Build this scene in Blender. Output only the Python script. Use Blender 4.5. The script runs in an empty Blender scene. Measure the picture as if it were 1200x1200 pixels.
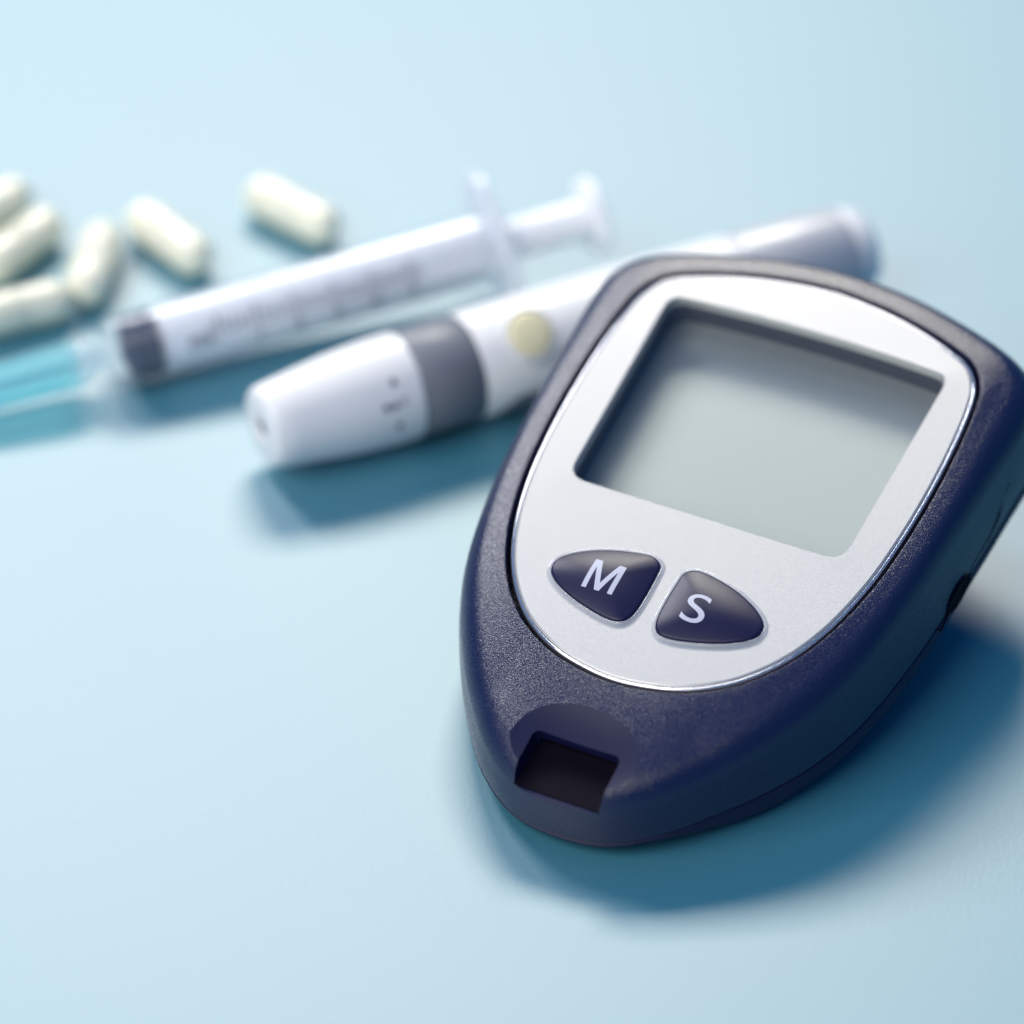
import bpy, bmesh, math, random
from math import sin, cos, pi, radians, atan2, sqrt, hypot
from mathutils import Vector, Matrix

random.seed(7)
S = 0.001                      # everything below is measured in millimetres
scene = bpy.context.scene
COL = scene.collection

# ------------------------------------------------------------------ camera
cam_data = bpy.data.cameras.new("camera")
cam_data.sensor_width = 36.0
cam_data.lens = 156.0
cam_data.clip_start = 0.05
cam_data.clip_end = 50.0
cam_data.dof.use_dof = True
cam_data.dof.focus_distance = 0.600
cam_data.dof.aperture_fstop = 7.5
cam_data.dof.aperture_blades = 0
cam = bpy.data.objects.new("camera", cam_data)
COL.objects.link(cam)
cam.location = (0.0, -0.51221, 0.40018)
cam.rotation_euler = (radians(52.0), 0.0, 0.0)
scene.camera = cam

# ------------------------------------------------------------------ ambient
world = bpy.data.worlds.new("World")
scene.world = world
world.use_nodes = True
wbg = world.node_tree.nodes["Background"]
wbg.inputs[0].default_value = (0.02, 0.34, 1.0, 1)
wbg.inputs[1].default_value = 0.30

# ------------------------------------------------------------------ lamps
def area(name, loc, target, size, power, color):
    l = bpy.data.lights.new(name, 'AREA')
    l.shape = 'RECTANGLE'
    l.size, l.size_y = size
    l.energy = power
    l.color = color
    o = bpy.data.objects.new(name, l)
    COL.objects.link(o)
    o.location = loc
    d = Vector(target) - Vector(loc)
    o.rotation_euler = d.to_track_quat('-Z', 'Y').to_euler()
    return o

# softbox behind the table, a small one behind on the left, and a large weak fill in front
area("softbox_back", (-0.02, 1.08, 1.03), (0.02, 0.03, 0.0), (0.56, 0.36), 13.6, (1.0, 0.96, 0.845))
area("softbox_left", (-0.42, 0.58, 0.62), (0.0, 0.02, 0.02), (0.20, 0.22), 3.5, (0.98, 0.98, 1.0))
area("softbox_side", (-1.12, -0.98, 1.40), (0.0, 0.0, 0.0), (1.8, 1.5), 37.0, (1.0, 0.96, 0.90))

scene.view_settings.view_transform = 'Standard'
scene.view_settings.look = 'None'
scene.view_settings.exposure = 0.0
scene.view_settings.gamma = 1.0
scene.render.engine = 'CYCLES'
scene.cycles.max_bounces = 14
scene.cycles.transparent_max_bounces = 16
scene.cycles.transmission_bounces = 10
scene.cycles.use_denoising = True

# ------------------------------------------------------------------ materials
def mat(name, color, rough=0.5, metallic=0.0, spec=0.5, coat=0.0, coat_rough=0.1, coat_ior=1.5,
        bump=0.0, bump_scale=3000.0, var=0.0, var_scale=300.0, sss=0.0, sss_r=0.002,
        speck=0.0, sheen=0.0):
    m = bpy.data.materials.new(name)
    m.use_nodes = True
    nt = m.node_tree
    b = nt.nodes["Principled BSDF"]
    b.inputs["Base Color"].default_value = (*color, 1)
    b.inputs["Roughness"].default_value = rough
    b.inputs["Metallic"].default_value = metallic
    b.inputs["Specular IOR Level"].default_value = spec
    b.inputs["Coat Weight"].default_value = coat
    b.inputs["Coat IOR"].default_value = coat_ior
    b.inputs["Coat Roughness"].default_value = coat_rough
    if sheen:
        b.inputs["Sheen Weight"].default_value = sheen
        b.inputs["Sheen Roughness"].default_value = 0.5
    if sss:
        b.inputs["Subsurface Weight"].default_value = sss
        b.inputs["Subsurface Scale"].default_value = sss_r
        b.inputs["Subsurface Radius"].default_value = (1.0, 0.9, 0.7)
    tc = nt.nodes.new("ShaderNodeTexCoord")
    if bump:
        n = nt.nodes.new("ShaderNodeTexNoise")
        n.inputs["Scale"].default_value = bump_scale
        n.inputs["Detail"].default_value = 1.0
        nt.links.new(tc.outputs["Object"], n.inputs["Vector"])
        bp = nt.nodes.new("ShaderNodeBump")
        bp.inputs["Strength"].default_value = bump
        bp.inputs["Distance"].default_value = 0.0001
        nt.links.new(n.outputs["Fac"], bp.inputs["Height"])
        nt.links.new(bp.outputs["Normal"], b.inputs["Normal"])
        if speck:
            r = nt.nodes.new("ShaderNodeMapRange")
            r.inputs[1].default_value = 0.35; r.inputs[2].default_value = 0.65
            r.inputs[3].default_value = max(0.02, rough - speck); r.inputs[4].default_value = min(1, rough + speck)
            nt.links.new(n.outputs["Fac"], r.inputs[0])
            nt.links.new(r.outputs[0], b.inputs["Roughness"])
    if var:
        n2 = nt.nodes.new("ShaderNodeTexNoise")
        n2.inputs["Scale"].default_value = var_scale
        n2.inputs["Detail"].default_value = 5.0
        nt.links.new(tc.outputs["Object"], n2.inputs["Vector"])
        mx = nt.nodes.new("ShaderNodeMix"); mx.data_type = 'RGBA'
        mx.inputs[6].default_value = (*[c * (1 - var) for c in color], 1)
        mx.inputs[7].default_value = (*[min(1, c * (1 + var)) for c in color], 1)
        nt.links.new(n2.outputs["Fac"], mx.inputs[0])
        nt.links.new(mx.outputs[2], b.inputs["Base Color"])
    return m

def clear_mat(name, tint, gloss_rough=0.06, milk=0.0, milk_color=(0.9, 0.92, 0.95), ior=1.45, bump=0.0):
    """thin clear plastic: tinted pass-through, fresnel gloss, a share of milky diffuse"""
    m = bpy.data.materials.new(name)
    m.use_nodes = True
    nt = m.node_tree
    for n in list(nt.nodes):
        nt.nodes.remove(n)
    out = nt.nodes.new("ShaderNodeOutputMaterial")
    tr = nt.nodes.new("ShaderNodeBsdfTransparent"); tr.inputs[0].default_value = (*tint, 1)
    gl = nt.nodes.new("ShaderNodeBsdfGlossy"); gl.inputs["Roughness"].default_value = gloss_rough
    gl.inputs[0].default_value = (1, 1, 1, 1)
    fr = nt.nodes.new("ShaderNodeFresnel"); 
    geo = nt.nodes.new("ShaderNodeNewGeometry")
    io = nt.nodes.new("ShaderNodeMapRange")          # thin wall: both faces reflect like an outer face
    io.inputs[3].default_value = ior; io.inputs[4].default_value = 1.0 / ior
    nt.links.new(geo.outputs["Backfacing"], io.inputs[0]); nt.links.new(io.outputs[0], fr.inputs[0])
    df = nt.nodes.new("ShaderNodeBsdfDiffuse"); df.inputs[0].default_value = (*milk_color, 1)
    tl = nt.nodes.new("ShaderNodeBsdfTranslucent"); tl.inputs[0].default_value = (*milk_color, 1)
    dm = nt.nodes.new("ShaderNodeMixShader"); dm.inputs[0].default_value = 0.5
    nt.links.new(df.outputs[0], dm.inputs[1]); nt.links.new(tl.outputs[0], dm.inputs[2])
    m1 = nt.nodes.new("ShaderNodeMixShader"); m1.inputs[0].default_value = milk
    nt.links.new(tr.outputs[0], m1.inputs[1]); nt.links.new(dm.outputs[0], m1.inputs[2])
    m2 = nt.nodes.new("ShaderNodeMixShader")
    nt.links.new(fr.outputs[0], m2.inputs[0])
    nt.links.new(m1.outputs[0], m2.inputs[1]); nt.links.new(gl.outputs[0], m2.inputs[2])
    nt.links.new(m2.outputs[0], out.inputs[0])
    return m

M = {}
M['table'] = mat("table_paper", (0.002, 0.195, 0.278), rough=0.52, spec=1.0, coat=1.0, coat_rough=0.60, coat_ior=2.4, bump=0.5, bump_scale=1500, var=0.03, var_scale=900)
M['navy'] = mat("navy_plastic", (0.008, 0.009, 0.046), rough=0.26, spec=0.85, bump=0.55, bump_scale=6300, speck=0.08)
M['navy_smooth'] = mat("navy_plastic_smooth", (0.007, 0.008, 0.042), rough=0.42, spec=0.28)
M['navy_low'] = mat("navy_plastic_lower", (0.010, 0.011, 0.050), rough=0.5, spec=0.35, bump=0.4, bump_scale=3200)
M['black'] = mat("black_plastic", (0.004, 0.003, 0.008), rough=0.7, spec=0.08)
M['silver'] = mat("silver_panel", (0.57, 0.56, 0.552), rough=0.40, metallic=0.5, spec=0.4, bump=0.07, bump_scale=5200, speck=0.05)
M['chrome'] = mat("bright_rim", (0.80, 0.80, 0.86), rough=0.12, metallic=0.9, spec=0.6)
M['key'] = mat("key_navy", (0.010, 0.009, 0.045), rough=0.36, spec=0.34, bump=0.06, bump_scale=4000)
M['ink'] = mat("key_letter", (0.50, 0.51, 0.62), rough=0.5)
M['lcd'] = mat("lcd_grey", (0.43, 0.445, 0.44), rough=0.48, metallic=0.65, spec=0.5, var=0.03, var_scale=40)
M['well'] = mat("display_well", (0.085, 0.088, 0.11), rough=0.6)
M['glass'] = clear_mat("display_glass", (0.97, 0.985, 0.98), gloss_rough=0.05, ior=1.35)
M['collar'] = clear_mat("key_collar", (0.94, 0.95, 0.99), gloss_rough=0.10, milk=0.35, ior=1.5)
M['barrel'] = clear_mat("syringe_clear", (0.985, 0.99, 0.995), gloss_rough=0.15, milk=0.09, milk_color=(0.93, 0.95, 0.98))
M['hub'] = clear_mat("hub_clear", (0.90, 0.96, 0.98), gloss_rough=0.08, milk=0.35, milk_color=(0.9, 0.96, 0.98))
M['flange'] = clear_mat("flange_milky", (0.93, 0.96, 0.98), gloss_rough=0.15, milk=0.75, milk_color=(0.95, 0.96, 0.98))
M['teal'] = clear_mat("needle_cap_teal", (0.66, 0.94, 0.96), gloss_rough=0.2, milk=0.28, milk_color=(0.66, 0.91, 0.94))
M['plunger'] = mat("plunger_white", (0.92, 0.92, 0.93), rough=0.4, sss=0.4, sss_r=0.003)
M['rubber'] = mat("rubber_navy", (0.005, 0.018, 0.065), rough=0.7, spec=0.2)
M['print'] = mat("scale_ink", (0.10, 0.10, 0.16), rough=0.6)
M['pen_white'] = mat("pen_white", (0.91, 0.89, 0.87), rough=0.30, spec=0.5, sss=0.15, sss_r=0.002)
M['pen_grey'] = mat("pen_grey", (0.21, 0.22, 0.25), rough=0.40)
M['pen_end'] = mat("pen_end_grey", (0.56, 0.56, 0.58), rough=0.38, metallic=0.2)
M['pen_button'] = mat("pen_button_cream", (0.88, 0.80, 0.52), rough=0.25, sss=0.2)
M['capsule'] = mat("capsule_ivory", (0.93, 0.89, 0.70), rough=0.28, spec=0.5, sss=0.25, sss_r=0.002, coat=0.3)
M['steel'] = mat("needle_steel", (0.7, 0.7, 0.72), rough=0.2, metallic=1.0)

# ------------------------------------------------------------------ helpers
def finish(bm, name, material, parent=None, smooth=True, sharp=35.0, xf=None):
    """one bmesh in millimetres -> one linked object"""
    if xf is not None:
        for v in bm.verts:
            v.co = Vector(xf(v.co))
    for v in bm.verts:
        v.co *= S
    bmesh.ops.recalc_face_normals(bm, faces=bm.faces)
    me = bpy.data.meshes.new(name)
    if smooth:
        for f in bm.faces:
            f.smooth = True
        for e in bm.edges:
            if len(e.link_faces) == 2:
                e.smooth = e.calc_face_angle(0.0) < radians(sharp)
    bm.to_mesh(me)
    bm.free()
    for mm in (material if isinstance(material, (list, tuple)) else [material]):
        me.materials.append(mm)
    o = bpy.data.objects.new(name, me)
    COL.objects.link(o)
    if parent is not None:
        o.parent = parent
    return o

def thing(name, label, cat, loc=(0, 0, 0), rot=(0, 0, 0), group=None):
    o = bpy.data.objects.new(name, None)
    COL.objects.link(o)
    o.empty_display_size = 0.01
    o.location = Vector(loc) * S
    o.rotation_euler = rot
    o["label"] = label
    o["category"] = cat
    if group:
        o["group"] = group
    return o

def spline_loop(pts, per=14):
    """closed Catmull-Rom (centripetal) through 2-D points"""
    n = len(pts); out = []
    for i in range(n):
        p0, p1, p2, p3 = (Vector(pts[(i + k - 1) % n]) for k in range(4))
        t0 = 0.0
        t1 = t0 + max((p1 - p0).length, 1e-6) ** .5
        t2 = t1 + max((p2 - p1).length, 1e-6) ** .5
        t3 = t2 + max((p3 - p2).length, 1e-6) ** .5
        for k in range(per):
            t = t1 + (t2 - t1) * k / per
            a1 = p0 * ((t1 - t) / (t1 - t0)) + p1 * ((t - t0) / (t1 - t0))
            a2 = p1 * ((t2 - t) / (t2 - t1)) + p2 * ((t - t1) / (t2 - t1))
            a3 = p2 * ((t3 - t) / (t3 - t2)) + p3 * ((t - t2) / (t3 - t2))
            b1 = a1 * ((t2 - t) / (t2 - t0)) + a2 * ((t - t0) / (t2 - t0))
            b2 = a2 * ((t3 - t) / (t3 - t1)) + a3 * ((t - t1) / (t3 - t1))
            out.append(b1 * ((t2 - t) / (t2 - t1)) + b2 * ((t - t1) / (t2 - t1)))
    return out

def mirror_half(half):
    """half outline, x >= 0, from the axis at the bottom to the axis at the top"""
    return half + [(-x, y) for x, y in reversed(half) if x > 1e-6]

def polar(loop, c, n):
    """radius of a star-shaped closed loop about c, for n equal angles"""
    rs = []
    L = [(p[0] - c[0], p[1] - c[1]) for p in loop]
    m = len(L)
    for k in range(n):
        a = -pi / 2 + 2 * pi * k / n
        dx, dy = cos(a), sin(a)
        best = 0.0
        for i in range(m):
            x1, y1 = L[i]; x2, y2 = L[(i + 1) % m]
            ex, ey = x2 - x1, y2 - y1
            den = dx * ey - dy * ex
            if abs(den) < 1e-12:
                continue
            t = (x1 * ey - y1 * ex) / den
            s = (x1 * dy - y1 * dx) / den
            if -1e-6 <= s <= 1 + 1e-6 and t > best:
                best = t
        rs.append(best)
    return rs

def polar_pts(rs, c, n):
    return [(c[0] + r * cos(-pi / 2 + 2 * pi * k / n), c[1] + r * sin(-pi / 2 + 2 * pi * k / n)) for k, r in enumerate(rs)]

def offset_loop(pts, d):
    """move a closed 2-D loop (counter-clockwise) outward by d"""
    n = len(pts); out = []
    for i in range(n):
        a, b = Vector(pts[i - 1]), Vector(pts[(i + 1) % n])
        t = (b - a)
        if t.length < 1e-9:
            out.append(tuple(pts[i])); continue
        t.normalize()
        out.append((pts[i][0] + t.y * d, pts[i][1] - t.x * d))
    return out

def loft(bm, rings, closed=True):
    """rings: lists of equally many 3-D points; returns the vertex rings"""
    V = [[bm.verts.new(p) for p in r] for r in rings]
    for a, b in zip(V[:-1], V[1:]):
        n = len(a)
        for i in range(n):
            j = (i + 1) % n
            bm.faces.new((a[i], a[j], b[j], b[i]))
    return V

def cap(bm, ring, center=None):
    if center is None:
        return bm.faces.new(ring)
    c = bm.verts.new(center)
    for i in range(len(ring)):
        bm.faces.new((ring[i], ring[(i + 1) % len(ring)], c))

def lathe(profile, seg=48, cap_ends=True, squash=(1, 1)):
    """profile (x along the axis, radius); axis = +X"""
    bm = bmesh.new()
    rings = []
    for x, r in profile:
        rings.append([(x, r * cos(2 * pi * k / seg) * squash[0], r * sin(2 * pi * k / seg) * squash[1]) for k in range(seg)])
    V = loft(bm, rings)
    if cap_ends:
        cap(bm, V[0]); cap(bm, V[-1])
    return bm

def smoothstep(a, b, x):
    t = max(0.0, min(1.0, (x - a) / (b - a)))
    return t * t * (3 - 2 * t)

def bevel_box(bm_in, lo, hi, bev=0.0, seg=2):
    bm = bmesh.new()
    bmesh.ops.create_cube(bm, size=1.0)
    for v in bm.verts:
        v.co = Vector(((lo[i] + hi[i]) / 2 + v.co[i] * (hi[i] - lo[i]) for i in range(3)))
    if bev:
        bmesh.ops.bevel(bm, geom=list(bm.edges), offset=bev, segments=seg, profile=0.5, affect='EDGES')
    if bm_in is None:
        return bm
    me = bpy.data.meshes.new("tmp"); bm.to_mesh(me); bm.free()
    bm_in.from_mesh(me); bpy.data.meshes.remove(me)
    return bm_in

def tube(bm, pts, r, seg=8):
    """round bar through 3-D points"""
    P = [Vector(p) for p in pts]
    rings = []
    for i, p in enumerate(P):
        t = (P[min(i + 1, len(P) - 1)] - P[max(i - 1, 0)]).normalized()
        up = Vector((0, 0, 1)) if abs(t.z) < .9 else Vector((1, 0, 0))
        u = t.cross(up).normalized(); w = u.cross(t)
        rr = r[i] if isinstance(r, (list, tuple)) else r
        rings.append([p + (u * cos(2 * pi * k / seg) + w * sin(2 * pi * k / seg)) * rr for k in range(seg)])
    V = loft(bm, rings)
    cap(bm, V[0]); cap(bm, V[-1])

def apply_boolean(obj, cutter, op='DIFFERENCE'):
    md = obj.modifiers.new("cut", 'BOOLEAN')
    md.operation = op
    md.solver = 'EXACT'
    md.material_mode = 'TRANSFER'
    md.object = cutter
    dg = bpy.context.evaluated_depsgraph_get()
    dg.update()
    me = bpy.data.meshes.new_from_object(obj.evaluated_get(dg))
    obj.modifiers.remove(md)
    old = obj.data
    obj.data = me
    bpy.data.meshes.remove(old)
    cm = cutter.data
    bpy.data.objects.remove(cutter)
    bpy.data.meshes.remove(cm)

def resharp(obj, ang=32.0):
    bm = bmesh.new(); bm.from_mesh(obj.data)
    for f in bm.faces:
        f.smooth = True
    for e in bm.edges:
        if len(e.link_faces) == 2:
            e.smooth = e.calc_face_angle(0.0) < radians(ang) and e.link_faces[0].material_index == e.link_faces[1].material_index
    bm.to_mesh(obj.data); bm.free()

# ------------------------------------------------------------------ table top
bm = bmesh.new()
R = 1800.0
g = 40
bmesh.ops.create_grid(bm, x_segments=g, y_segments=g, size=R)
tab = finish(bm, "table_top", M['table'], smooth=False)
tab["kind"] = "structure"

# ------------------------------------------------------------------ glucose meter
TILT = radians(14.75)
H0 = 28.9
meter = thing("glucose_meter", "navy blue glucose meter with silver face, blank grey display and M and S keys",
              "glucose meter", (34.12, -17.89, 0.0), (0, 0, radians(-27.25)))

def T(p):      # face frame (x across, y towards the top, n out of the face) -> meter frame
    x, y, n = p[0] * 1.008, p[1] * 0.982, p[2]
    return (x, y * cos(TILT) - n * sin(TILT), H0 + y * sin(TILT) + n * cos(TILT))

NP = 320
CP = (0.0, -8.0)
half_face = [(0, -47.7), (4.3, -47.25), (9.3, -45.9), (14.0, -43.3), (17.4, -40.2), (20.9, -35.2), (23.6, -28.8), (25.6, -20.2),
             (26.5, -12), (26.9, -2), (26.7, 7.1), (26.2, 13.2), (25.4, 17.2), (23.2, 20.6), (18.8, 22.9), (11.2, 25.3), (4, 26.5), (0, 26.75)]
half_body = [(0, -68.0), (7, -66.9), (13.3, -62.7), (19, -56), (24, -48.3), (27.9, -40.5), (30.3, -33), (32.4, -20.5), (33.5, -6),
             (34.2, 6.5), (34.6, 16.3), (34.0, 21.4), (31.2, 25.5), (26.5, 28.4), (20, 30.7), (11.5, 32.9), (4, 33.8), (0, 33.9)]
rF = polar(spline_loop(mirror_half(half_face)), CP, NP)
rO = polar(spline_loop(mirror_half(half_body)), CP, NP)
F = polar_pts(rF, CP, NP)
O = polar_pts(rO, CP, NP)
Fi = offset_loop(F, 1.15)
Oc = offset_loop(O, 0.0)

def mixring(s, fn):
    return [(a[0] + (b[0] - a[0]) * s, a[1] + (b[1] - a[1]) * s, fn((a[0] + (b[0] - a[0]) * s, a[1] + (b[1] - a[1]) * s))) for a, b in zip(Fi, Oc)]

def offring(loop, d, fn):
    return [(p[0], p[1], fn(p)) for p in offset_loop(loop, d)]

def n_part(p):           # height of the parting line
    return -9.6 - 2.2 * smoothstep(-64, -42, p[1])

def n_base(p):           # underside of the lower shell
    y = p[1]
    return -11.4 - 5.6 * smoothstep(-66, -48, y) + 0.9 * smoothstep(-20, -6, y)

# upper shell: groove wall, convex bezel, rounded shoulder, flared side
bm = bmesh.new()
rings = [offring(F, 0.85, lambda p: -7.5), offring(F, 0.85, lambda p: 0.38), offring(F, 0.90, lambda p: 0.52), offring(F, 1.02, lambda p: 0.58)]
top_in = offset_loop(F, 1.02)
width = [hypot(a[0] - b[0], a[1] - b[1]) for a, b in zip(top_in, O)]
ds = [min(5.6, 0.64 * w) for w in width]            # how far in from the outline the rounding starts
def inset(loop, dd):
    """inset a loop by its own distance at every point"""
    n = len(loop); out = []
    for i in range(n):
        t = (Vector(loop[(i + 1) % n]) - Vector(loop[i - 1])).normalized()
        out.append((loop[i][0] - t.y * dd[i], loop[i][1] + t.x * dd[i]))
    return out
sh = inset(O, ds)
def lerp2(A, B, s): return [(a[0] + (b[0] - a[0]) * s, a[1] + (b[1] - a[1]) * s) for a, b in zip(A, B)]
drop = [min(0.15 * (w - d), 1.1) for w, d in zip(width, ds)]     # the bezel falls away gently outward
for s in [k / 14 for k in range(1, 15)]:
    rings.append([(p[0], p[1], 0.58 - dp * s ** 1.25) for p, dp in zip(lerp2(top_in, sh, s), drop)])
EH = 4.6
for th in (14, 27, 39, 50, 60, 69, 77, 84):         # shoulder: quarter ellipse from the bezel into the flank
    th = radians(th)
    rings.append([(p[0], p[1], 0.58 - dp - EH * (1 - cos(th)) ** 0.95) for p, dp in
                  zip(inset(O, [0.95 + (d - 0.95) * (1 - sin(th)) for d in ds]), drop)])
for s in (0.3, 0.6, 0.85, 0.97):
    rings.append([(p[0], p[1], (0.58 - EH * 0.93 - dp) * (1 - s) + n_part(p) * s) for p, dp in zip(offset_loop(O, -0.9 + 0.8 * (1 - (1 - s) ** 1.7)), drop)])
rings.append(offring(O, -0.25, lambda p: n_part(p) + 0.05))
V = loft(bm, rings)
cap(bm, V[0], (CP[0], CP[1], -7.5))
cap(bm, V[-1], (CP[0], CP[1], -11.0))
upper = finish(bm, "upper_shell", M['navy'], meter, xf=T)

# scoop and strip slot are cut out of the nose
bm = bmesh.new()
bmesh.ops.create_uvsphere(bm, u_segments=96, v_segments=64, radius=1.0)
for v in bm.verts:
    v.co = Vector((v.co.x * 24.5, -64.0 + v.co.y * 18.6, 9.0 + v.co.z * 10.7))
c1 = finish(bm, "cut_scoop", M['navy_smooth'], meter, xf=T)
apply_boolean(upper, c1)
bm = bmesh.new()
def slot(yb, yf, n0, n1, wb, wf, flare):
    pts = []
    for n, k in ((n0, 0.0), (n1, flare)):
        pts += [(-wf - k, yf, n), (wf + k, yf, n), (wb + k, yb, n), (-wb - k, yb, n)]
    return pts
def prism8(bm, p):
    v = [bm.verts.new(q) for q in p]
    for f in ((3, 2, 1, 0), (4, 5, 6, 7), (0, 1, 5, 4), (1, 2, 6, 5), (2, 3, 7, 6), (3, 0, 4, 7)):
        bm.faces.new([v[i] for i in f])
prism8(bm, slot(-58.4, -76, -3.9, 4.0, 6.1, 6.4, 0.8))
bmesh.ops.bevel(bm, geom=[e for e in bm.edges if abs((e.verts[0].co - e.verts[1].co).z) > 4 and min(v.co.y for v in e.verts) > -60],
                offset=1.1, segments=4, profile=0.5, affect='EDGES')
c2 = finish(bm, "cut_slot", M['navy_smooth'], meter, xf=T)
apply_boolean(upper, c2)
bm = bmesh.new()
prism8(bm, slot(-48.5, -58.9, -3.9, -2.6, 5.5, 5.8, 0.0))
c3 = finish(bm, "cut_cavity", M['navy_smooth'], meter, xf=T)
apply_boolean(upper, c3)
resharp(upper, 21)

# black lining of the strip port (floor, back wall and contacts)
bm = bmesh.new()
bevel_box(bm, (-6.35, -66.0, -3.95), (6.35, -58.4, -3.75), 0.05, 1)
bevel_box(bm, (-5.4, -58.35, -3.95), (5.4, -48.7, -3.75), 0.05, 1)
bevel_box(bm, (-5.4, -49.4, -3.7), (5.4, -48.8, -2.65), 0.05, 1)
for k in range(3):
    bevel_box(bm, (-2.6 + k * 2.0, -57.0, -3.7), (-1.8 + k * 2.0, -50, -3.5), 0.08, 1)
finish(bm, "strip_port", M['black'], meter, xf=T)

# lower shell with its belly and the hidden rear foot
bm = bmesh.new()
rings = [offring(O, -0.75, lambda p: n_part(p) - 0.02), offring(O, -0.45, lambda p: n_part(p) - 0.22), offring(O, -0.12, lambda p: n_part(p) - 0.40),
         offring(O, -0.10, lambda p: n_part(p) * .75 + n_base(p) * .25 - 0.2),
         offring(O, -0.25, lambda p: n_part(p) * .45 + n_base(p) * .55),
         offring(O, -0.65, lambda p: n_part(p) * .22 + n_base(p) * .78),
         offring(O, -1.3, lambda p: n_part(p) * .07 + n_base(p) * .93),
         offring(O, -2.3, lambda p: n_base(p)), offring(O, -4.4, lambda p: n_base(p) - 0.1)]
for s in (0.7, 0.4, 0.15):
    rings.append([(CP[0] + (p[0] - CP[0]) * s, CP[1] + (p[1] - CP[1]) * s, n_base((0, CP[1] + (p[1] - CP[1]) * s)) - 0.1) for p in offset_loop(O, -4.4)])
V = loft(bm, rings)
cap(bm, V[0], (CP[0], CP[1], -11.8))
cap(bm, V[-1], (CP[0], CP[1], n_base(CP) - 0.1))
lower = finish(bm, "lower_shell", M['navy_low'], meter, xf=T)
low_z = min(v.co.z for v in lower.data.vertices) / S
print("LOWEST", low_z)
bm = bmesh.new()     # battery bulge under the back that the meter rests on (meter frame, base on the table)
fp = [(-20, 2), (20, 2), (20, 24), (-20, 24)]
rings = []
for z, k in ((0.0, -1.0), (0.8, 0.0), (14.0, 1.0)):
    rings.append([(x + (k if x > 0 else -k), y + (k if y > 10 else -k), z if z < 10 else H0 + y * sin(TILT) - 15.0) for x, y in fp])
V = loft(bm, rings); cap(bm, V[0]); cap(bm, V[-1])
finish(bm, "battery_foot", M['navy_low'], meter)

# data jack on the right flank with its stepped cover seam
def flank(y, n, out=0.0):
    # point on the right flank at height y along the face
    best = min((p for p in O if p[0] > 0), key=lambda p: abs(p[1] - y))
    return (best[0] + out, y, n)
bm = bmesh.new()
ring_pts = [(-8.8 + 3.6 * cos(2 * pi * k / 28), -11.6 + 1.9 * sin(2 * pi * k / 28)) for k in range(28)]
rings = [[flank(y, n, 0.12) for y, n in ring_pts], [flank(-8.8 + (y + 8.8) * .86, -11.6 + (n + 11.6) * .82, 0.12) for y, n in ring_pts],
         [flank(-8.8 + (y + 8.8) * .8, -11.6 + (n + 11.6) * .75, 0.02) for y, n in ring_pts]]
V = loft(bm, rings)
cap(bm, V[-1], flank(-8.8, -11.6, 0.0))
finish(bm, "data_jack", M['black'], meter, xf=T)
bm = bmesh.new()
seam = [(-15.5, -11.9), (-14.6, -13.2), (-12.8, -12.6), (-11.8, -11.6)]
tube(bm, [flank(y, n, -0.05) for y, n in seam], 0.16, 6)
seam = [(-5.6, -11.2), (-4.0, -10.7), (2.0, -10.4), (4.5, -9.4), (6.5, -7.6), (9.0, -7.2)]
tube(bm, [flank(y, n, -0.25 if n < -9 else -0.55) for y, n in seam], 0.18, 6)
finish(bm, "cover_seam", M['black'], meter, xf=T)

# silver face plate with the display opening
def rrect(corners, r, bulge_top=0.0, per=10):
    """rounded polygon; the top edge (between corners 2 and 3) bows outward"""
    n = len(corners); out = []
    for i in range(n):
        a, b, c = Vector(corners[i - 1]), Vector(corners[i]), Vector(corners[(i + 1) % n])
        d1, d2 = (a - b).normalized(), (c - b).normalized()
        ang = d1.angle(d2)
        t = r / math.tan(ang / 2)
        p, q = b + d1 * t, b + d2 * t
        for k in range(per + 1):
            s = k / per
            out.append(p * (1 - s) ** 2 + b * (2 * s * (1 - s)) + q * s * s)
        if bulge_top and i == 2:
            e = Vector(corners[3]) + (b - Vector(corners[3])).normalized() * t
            for k in range(1, 24):
                s = k / 24
                m = q.lerp(e, s); m.y += bulge_top * 4 * s * (1 - s)
                out.append(m)
    return out
WC = (0.0, 0.0)
NW = 320
win = rrect([(-20.6, -18.0), (20.5, -18.0), (21.35, 18.4), (-21.35, 18.4)], 2.9, 0.7)
rW = polar(win, WC, NW)
W = polar_pts(rW, WC, NW)
rP = polar(spline_loop(mirror_half(half_face)), WC, NW)
P = polar_pts(rP, WC, NW)
bm = bmesh.new()
rings = [[(p[0], p[1], -1.2) for p in offset_loop(P, -0.34)], [(p[0], p[1], 0.30) for p in offset_loop(P, -0.34)],
         [(p[0], p[1], 0.50) for p in offset_loop(P, -0.60)]]
inn = offset_loop(W, 0.14)
outl = offset_loop(P, -0.60)
for s in (0.3, 0.6, 1.0):
    rings.append([(p[0], p[1], 0.50 + 0.06 * s) for p in lerp2(outl, inn, s)])
rings.append([(p[0], p[1], 0.46) for p in W])
rings.append([(p[0], p[1], -1.2) for p in W])
rings.append(rings[0])
V = [[bm.verts.new(p) for p in r] for r in rings[:-1]]
V.append(V[0])
for a, b in zip(V[:-1], V[1:]):
    for i in range(NW):
        j = (i + 1) % NW
        bm.faces.new((a[i], a[j], b[j], b[i]))
finish(bm, "face_plate", M['silver'], meter, xf=T, sharp=25)

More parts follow.
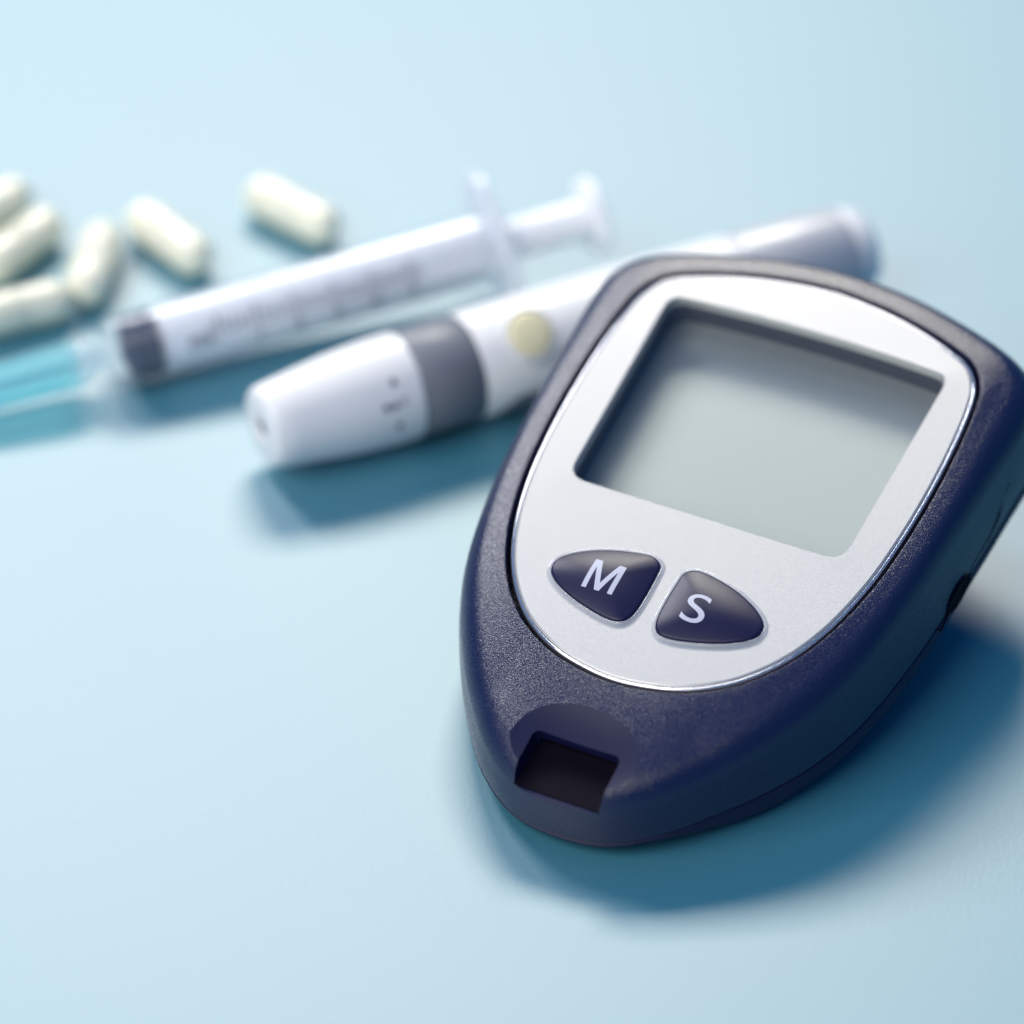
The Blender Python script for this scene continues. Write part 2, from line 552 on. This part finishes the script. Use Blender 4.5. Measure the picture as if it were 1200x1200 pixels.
# bright rim round the plate
bm = bmesh.new()
prof = [(-0.30, -1.2), (-0.30, 0.10), (-0.24, 0.24), (-0.12, 0.30), (0.04, 0.28), (0.15, 0.16), (0.20, -0.05), (0.20, -1.2)]
V = loft(bm, [offring(F, d, lambda p, n=n: n) for d, n in prof])
finish(bm, "face_rim", M['chrome'], meter, xf=T, sharp=60)

# display: dark well, grey LCD, clear window
bm = bmesh.new()
V = loft(bm, [[(p[0], p[1], n) for p in offset_loop(W, d)] for d, n in ((0.5, -1.25), (0.06, -1.25), (0.35, -2.8), (0.6, -5.8))])
finish(bm, "display_frame", M['well'], meter, xf=T)
bm = bmesh.new()
V = loft(bm, [[(p[0], p[1], n) for p in offset_loop(W, d)] for d, n in ((1.2, -6.4), (1.2, -5.5), (1.0, -5.4))])
cap(bm, V[0], (0, 0, -6.4)); cap(bm, V[-1], (0, 0, -5.4))
finish(bm, "display_screen", M['lcd'], meter, xf=T, sharp=8)
bm = bmesh.new()
V = loft(bm, [[(p[0], p[1], n) for p in offset_loop(W, -0.03)] for n in (-0.6, 0.20)])
cap(bm, V[0], (0, 0, -0.6)); cap(bm, V[1], (0, 0, 0.20))
finish(bm, "display_window", M['glass'], meter, xf=T)

# keys
key_half = [(-1.55, -29.6), (-1.75, -28.1), (-3.1, -27.1), (-6.2, -27.35), (-10.4, -28.6), (-13.9, -30.6), (-15.45, -32.4), (-15.5, -34.1),
            (-14.6, -35.3), (-12.5, -36.7), (-8.8, -38.15), (-4.4, -39.1), (-2.7, -38.8), (-1.75, -37.4)]
KC = (-7.2, -33.2)
key_loop = spline_loop(key_half, 10)
def dome_n(u):
    return 1.05 + 0.95 * (1 - u * u)
def slice_grid(bm, step):
    """cut flat lettering into small pieces so that it can follow a curved face"""
    for ax in (0, 1):
        lo = min(v.co[ax] for v in bm.verts); hi = max(v.co[ax] for v in bm.verts)
        k = lo + step
        no = Vector((1, 0, 0)) if ax == 0 else Vector((0, 1, 0))
        while k < hi:
            bmesh.ops.bisect_plane(bm, geom=list(bm.verts) + list(bm.edges) + list(bm.faces), dist=1e-5, plane_co=no * k, plane_no=no)
            k += step

def make_key(side, letter):
    loop = [(p[0], p[1]) for p in key_loop]
    c = KC
    if side > 0:
        loop = [(-x, y) for x, y in reversed(loop)]
        c = (-KC[0], KC[1])
    N = 120
    rs = polar(loop, c, N)
    K = polar_pts(rs, c, N)
    bm = bmesh.new()
    rings = [[(p[0], p[1], 0.45) for p in K], [(p[0], p[1], 0.80) for p in K]]
    for u, dn in ((0.985, -0.02), (0.95, 0.0), (0.9, 0), (0.8, 0), (0.65, 0), (0.5, 0), (0.35, 0), (0.18, 0)):
        rings.append([(c[0] + (p[0] - c[0]) * u, c[1] + (p[1] - c[1]) * u, dome_n(u) + dn) for p in K])
    V = loft(bm, rings)
    cap(bm, V[0]); cap(bm, V[-1], (c[0], c[1], dome_n(0)))
    key = finish(bm, "key_button", M['key'], meter, xf=T, sharp=50)
    key["label"] = "navy key marked " + letter
    # clear collar
    bm = bmesh.new()
    V = loft(bm, [[(p[0], p[1], n) for p in offset_loop(K, d)] for d, n in ((0.62, 0.45), (0.55, 0.72), (0.36, 0.90), (0.12, 0.92), (0.02, 0.80), (0.02, 0.5))])
    finish(bm, "key_collar", M['collar'], key, xf=T, sharp=60)
    # the letter, laid on the dome
    cu = bpy.data.curves.new("letter", 'FONT')
    cu.body = letter
    cu.size = 6.9
    cu.align_x = 'CENTER'
    
    to = bpy.data.objects.new("letter", cu)
    COL.objects.link(to)
    dg = bpy.context.evaluated_depsgraph_get(); dg.update()
    me = bpy.data.meshes.new_from_object(to.evaluated_get(dg))
    bpy.data.objects.remove(to); bpy.data.curves.remove(cu)
    bm = bmesh.new(); bm.from_mesh(me); bpy.data.meshes.remove(me)
    if letter == "M":          # straight-legged capital whose V reaches the base line
        bm.free(); bm = bmesh.new()
        w, h, t = 4.6, 5.0, 0.70
        half = [(0, 0), (0, h), (1.02, h), (w / 2, 1.22)]
        low = [(w / 2, 0.0), (w / 2 - 0.36, 0.0), (t, h - 1.25), (t, 0)]
        for sgn in (1, -1):
            q = [(x if sgn > 0 else w - x, y) for x, y in half + low]
            bm.faces.new([bm.verts.new((x, y, 0)) for x, y in (q if sgn < 0 else q[::-1])])
        bmesh.ops.remove_doubles(bm, verts=bm.verts, dist=1e-4)
    bmesh.ops.triangulate(bm, faces=bm.faces)
    slice_grid(bm, 0.45)
    xs = [v.co.x for v in bm.verts]; ys = [v.co.y for v in bm.verts]
    mx, my = (min(xs) + max(xs)) / 2, (min(ys) + max(ys)) / 2
    tx, ty = (-7.75, -33.3) if side < 0 else (6.15, -33.7)
    kx = 1.25 if letter == "S" else 1.0
    for v in bm.verts:
        x, y = (v.co.x - mx) * kx + tx, v.co.y - my + ty
        a = (atan2(y - c[1], x - c[0]) + pi / 2) % (2 * pi)
        kf = a / (2 * pi) * N; k0 = int(kf) % N
        r = rs[k0] + (rs[(k0 + 1) % N] - rs[k0]) * (kf - int(kf))
        u = min(1, hypot(x - c[0], y - c[1]) / r)
        v.co = Vector((x, y, dome_n(u) + 0.03))
    finish(bm, "letter", M['ink'], key, xf=T)
make_key(-1, "M")
make_key(1, "S")

# ------------------------------------------------------------------ lancing pen
pen_dir = Vector((54.07 + 37.0, 56.10 - 9.34, 0)).normalized()
pen_ang = atan2(pen_dir.y, pen_dir.x)
PR = 8.3
pen = thing("lancing_pen", "white lancing pen with a grey ring and round cream button, lying behind the meter", "lancing pen",
            (-37.0, 9.34, 0), (0, 0, pen_ang))
up = lambda dz: (lambda p: (p[0], p[1], p[2] + dz))
prof = [(0.6, 1.5), (0.35, 1.7), (0.0, 2.0), (0.0, 5.0), (0.25, 5.7), (1.0, 6.25), (4.0, 6.7), (8.0, 7.25), (12.0, 7.75), (16.0, 8.1), (20.0, 8.28), (23.2, 8.28), (23.5, 8.05), (23.5, 5.0)]
finish(lathe(prof, 64, False), "cap", M['pen_white'], pen, xf=up(PR))
bm = lathe([(0.75, 0.05), (0.75, 1.7)], 32, False)
finish(bm, "lancet_opening", M['black'], pen, xf=up(PR))
bm = bmesh.new()
for th, x in ((0.72, 18.6), (0.30, 16.6), (0.30, 18.0), (0.33, 19.6), (-0.12, 18.4)):
    r = 8.2 if x < 17 else 8.25
    p = [(x + dx, -cos(th + dth) * r * 1.004, sin(th + dth) * r * 1.004) for dx, dth in ((0, 0), (0.9, 0), (0.9, .13), (0, .13))]
    bm.faces.new([bm.verts.new(q) for q in p])
finish(bm, "depth_mark", M['print'], pen, xf=up(PR))
finish(lathe([(23.5, 5.0), (23.6, 7.95), (23.9, 8.15), (33.2, 8.2), (33.5, 8.0), (33.5, 5)], 64, False), "grey_ring", M['pen_grey'], pen, xf=up(PR))
body_prof = [(33.5, 5.0), (33.6, 8.0), (34.0, 8.25), (45, 8.3), (60, 8.25), (78, 8.0), (80.0, 7.9), (80.3, 7.7), (80.3, 5)]
finish(lathe(body_prof, 64, False), "barrel", M['pen_white'], pen, xf=up(PR))
end_prof = [(80.3, 5.0), (80.4, 7.6), (81, 7.85), (92, 7.7), (97, 7.45), (98.6, 7.2), (98.9, 6.6), (98.9, 4.0)]
finish(lathe(end_prof, 64, False), "end_cap", M['pen_end'], pen, xf=up(PR))
finish(lathe([(98.9, 4.0), (99.0, 6.7), (99.3, 6.9), (101.4, 6.7), (102.6, 5.9), (103.3, 4.2), (103.5, 1.5), (103.5, 0.05)], 64, False), "end_knob", M['pen_white'], pen, xf=up(PR))
# grey grip strip along the lower front side of the barrel
bm = bmesh.new()
rings = []
for x in (36, 39, 50, 64, 76, 78):
    w = 0.02 if x in (36, 78) else 0.42
    rings.append([(x, -cos(-0.62 + w * (k / 8 * 2 - 1)) * 8.42, sin(-0.62 + w * (k / 8 * 2 - 1)) * 8.42) for k in range(9)])
V = [[bm.verts.new(p) for p in r] for r in rings]
for a, b in zip(V[:-1], V[1:]):
    for i in range(8):
        bm.faces.new((a[i], a[i + 1], b[i + 1], b[i]))
finish(bm, "grip_strip", M['pen_grey'], pen, xf=up(PR))
# release button, round, set in the barrel facing the camera and up
bm = bmesh.new()
seg = 36
rings = []
for r, h in ((3.6, 7.2), (3.6, 8.35), (3.35, 8.65), (3.0, 8.8), (2.2, 8.95), (1.1, 9.05)):
    rings.append([(r * cos(2 * pi * k / seg), r * sin(2 * pi * k / seg), h) for k in range(seg)])
V = loft(bm, rings); cap(bm, V[-1], (0, 0, 9.1))
rotb = Matrix.Rotation(radians(38), 4, 'X')
def bxf(p):
    q = rotb @ Vector(p)
    return (q.x + 42.0, q.y, q.z + PR)
finish(bm, "release_button", M['pen_button'], pen, xf=bxf)
bm = bmesh.new()
rings = []
for r, h in ((3.7, 7.0), (3.7, 8.5), (4.0, 8.55), (4.2, 8.35), (4.25, 6.8)):
    rings.append([(r * cos(2 * pi * k / seg), r * sin(2 * pi * k / seg), h) for k in range(seg)])
loft(bm, rings)
finish(bm, "button_bezel", M['pen_white'], pen, xf=bxf)

# ------------------------------------------------------------------ syringe
a0 = Vector((-59.64, 31.74, 0)); a1 = Vector((-2.65, 55.24, 0))
sd = (a1 - a0).normalized()
s_ang = atan2(sd.y, sd.x)
BL = (a1 - a0).length
SR = 5.6
syr = thing("syringe", "clear plastic syringe with dark stopper and white plunger, its teal needle cap pointing left", "syringe",
            (a0.x, a0.y, 0), (0, -radians(3.3), s_ang))
SZ = 5.9
sup = up(SZ)
barrel_prof = [(-1.4, 2.2), (-1.6, 3.0), (-1.3, 4.9), (-0.9, 5.4), (-0.2, SR), (BL - 1.5, SR), (BL - 0.6, SR), (BL - 0.6, 5.2), (0.6, 5.2), (-0.2, 4.7), (-0.3, 2.2)]
finish(lathe(barrel_prof, 64, False), "barrel", M['barrel'], syr, xf=sup)
# finger flange: oval plate
bm = bmesh.new()
seg = 48
rings = []
for x, k, ri in ((BL - 0.6, .96, 0), (BL - 0.2, 1.0, 0), (BL + 0.9, 1.0, 0), (BL + 1.3, .95, 0)):
    rings.append([(x, 6.6 * k * cos(2 * pi * i / seg), 12.2 * k * sin(2 * pi * i / seg)) for i in range(seg)])
V = loft(bm, rings)
hole = [[bm.verts.new((x, 4.6 * cos(2 * pi * i / seg), 4.6 * sin(2 * pi * i / seg))) for i in range(seg)] for x in (BL - 0.6, BL + 1.3)]
for i in range(seg):
    j = (i + 1) % seg
    bm.faces.new((V[0][i], V[0][j], hole[0][j], hole[0][i]))
    bm.faces.new((V[-1][i], V[-1][j], hole[1][j], hole[1][i]))
    bm.faces.new((hole[0][i], hole[0][j], hole[1][j], hole[1][i]))
ft = radians(-50)
def flx(p):
    return (p[0], p[1] * cos(ft) - p[2] * sin(ft), p[1] * sin(ft) + p[2] * cos(ft) + SZ)
finish(bm, "finger_flange", M['flange'], syr, xf=flx)
# stopper
finish(lathe([(0.6, 0.05), (1.2, 2.6), (1.7, 4.3), (1.9, 5.0), (2.8, 5.1), (3.1, 4.85), (4.8, 4.85), (5.1, 5.1), (6.0, 5.05), (6.2, 4.4), (6.2, 0.05)], 48, False),
       "stopper", M['rubber'], syr, xf=sup)
# plunger: thick white piston rod and thumb disc
PE = 77.5
finish(lathe([(6.25, 0.05), (6.25, 3.6), (7.0, 4.8), (7.8, 5.0), (BL - 3, 5.0), (BL - 2.4, 4.7), (BL - 2.2, 3.3), (BL + 2, 3.1), (PE, 3.1), (PE, 0.05)], 48, False),
       "plunger_rod", M['plunger'], syr, xf=sup)
finish(lathe([(PE, 0.05), (PE, 5.6), (PE + 0.4, 6.2), (PE + 1.4, 6.3), (PE + 1.8, 5.8), (PE + 1.8, 4.6), (PE + 1.4, 4.0), (PE + 1.4, 0.05)], 48, False),
       "thumb_rest", M['plunger'], syr, xf=sup)
# printed scale on the camera side of the barrel
def on_barrel(x, th, r=SR + 0.03):
    return (x, -cos(th) * r, sin(th) * r + SZ)
bm = bmesh.new()
th0 = radians(18)
for k in range(27):
    x = 15.0 + k * 1.25
    ln = 0.62 if k % 5 == 0 else 0.40
    w = 0.30
    q = 6
    va = [bm.verts.new(on_barrel(x, th0 + ln * i / q)) for i in range(q + 1)]
    vb = [bm.verts.new(on_barrel(x + w, th0 + ln * i / q)) for i in range(q + 1)]
    for i in range(q):
        bm.faces.new((va[i], va[i + 1], vb[i + 1], vb[i]))
finish(bm, "scale_marks", M['print'], syr)
def wrap_text(body, x, th, size):
    cu = bpy.data.curves.new("t", 'FONT'); cu.body = body; cu.size = size
    to = bpy.data.objects.new("t", cu); COL.objects.link(to)
    dg = bpy.context.evaluated_depsgraph_get(); dg.update()
    me = bpy.data.meshes.new_from_object(to.evaluated_get(dg))
    bpy.data.objects.remove(to); bpy.data.curves.remove(cu)
    bm = bmesh.new(); bm.from_mesh(me); bpy.data.meshes.remove(me)
    bmesh.ops.triangulate(bm, faces=bm.faces)
    slice_grid(bm, 0.6)
    for v in bm.verts:
        v.co = Vector(on_barrel(x + v.co.x, th + v.co.y / SR))
    finish(bm, "scale_numeral", M['print'], syr)
wrap_text("ml", 10.2, radians(8), 4.2)
for k in range(5):
    wrap_text(str(k + 1), 20.6 + k * 6.25, radians(-10), 3.4)

# nozzle, needle hub and teal cap
finish(lathe([(-1.4, 3.0), (-1.9, 2.9), (-2.1, 2.3), (-4.6, 2.2), (-4.6, 3.3), (-5.2, 3.5), (-6.0, 3.5), (-6.2, 2.9), (-7.0, 2.8), (-7.0, 0.4)], 40, False), "nozzle", M['hub'], syr, xf=sup)
CAPL = 46.0
cp = [(-5.6, 0.3), (-5.6, 3.3)]
cap_prof = [(-6.4, 3.3), (-6.6, 3.9), (-7.4, 3.9), (-7.6, 3.4), (-10.5, 3.35), (-22, 3.0), (-22 - CAPL * .5, 2.5), (-22 - CAPL * .55, 1.9), (-22 - CAPL * .56, 0.05)]
cap_o = finish(lathe(cap_prof, 40, False), "needle_cap", M['teal'], syr, xf=sup)
bm = bmesh.new()
for k in range(8):
    t = 2 * pi * k / 8
    pts = [(-8, cos(t) * 3.4, sin(t) * 3.4 + SZ), (-22, cos(t) * 3.02, sin(t) * 3.02 + SZ)]
    tube(bm, pts, 0.28, 6)
finish(bm, "cap_rib", M['teal'], cap_o)
finish(lathe([(-5.0, 0.35), (-38, 0.35), (-40, 0.05)], 12, False), "needle", M['steel'], syr, xf=sup)

# ------------------------------------------------------------------ capsules
PRD = 3.45
def capsule_part(x0, x1, r, name, parent, dome_left):
    prof = []
    n = 10
    if dome_left:
        for k in range(n + 1):
            a = pi / 2 * k / n
            prof.append((x0 + r * (1 - cos(a)), max(0.02, r * sin(a))))
        prof += [(x1 - 0.15, r), (x1, r - 0.08), (x1, r - 0.3)]
    else:
        prof += [(x0, r - 0.1), (x0, r)]
        for k in range(n + 1):
            a = pi / 2 * (1 - k / n)
            prof.append((x1 - r * (1 - cos(a)), max(0.02, r * sin(a))))
    return finish(lathe(prof, 40, False), name, M['capsule'], parent)
def make_capsule(name, label, loc, rot):
    t = thing(name, label, "capsule", loc, rot, "ivory capsules scattered on the table")
    capsule_part(-9.4, 1.6, PRD, "capsule_cap", t, True)
    capsule_part(1.0, 9.4, PRD - 0.07, "capsule_body", t, False)
    return t
proto = make_capsule("capsule", "lone ivory capsule behind the middle of the syringe barrel, farthest right of all capsules", (-34.9, 73.4, PRD), (0, 0, radians(-40.7)))
def copy_tree(o, parent=None):
    c = o.copy(); COL.objects.link(c)
    if parent is not None:
        c.parent = parent
    for ch in list(o.children):
        copy_tree(ch, c)
    return c
for label, loc, ang in (
        ("ivory capsule slanting down to the right just behind the dark stopper of the syringe", (-54.0, 65.8, PRD), -49.8),
        ("ivory capsule pointing straight at the viewer, behind the clear nozzle of the syringe", (-65.2, 58.8, PRD), 83.0),
        ("ivory capsule slanting down to the left, right in front of the half hidden capsule", (-77.6, 63.6, PRD), 55.0),
        ("half hidden ivory capsule at the left edge, farthest back in the left cluster", (-84.0, 72.6, PRD), 47.0),
        ("nearly level ivory capsule just behind the teal needle cap, cut off by the frame", (-76.8, 46.0, PRD), 24.0)):
    c = copy_tree(proto)
    c["label"] = label
    c.location = Vector(loc) * S
    c.rotation_euler = (0, 0, radians(ang))
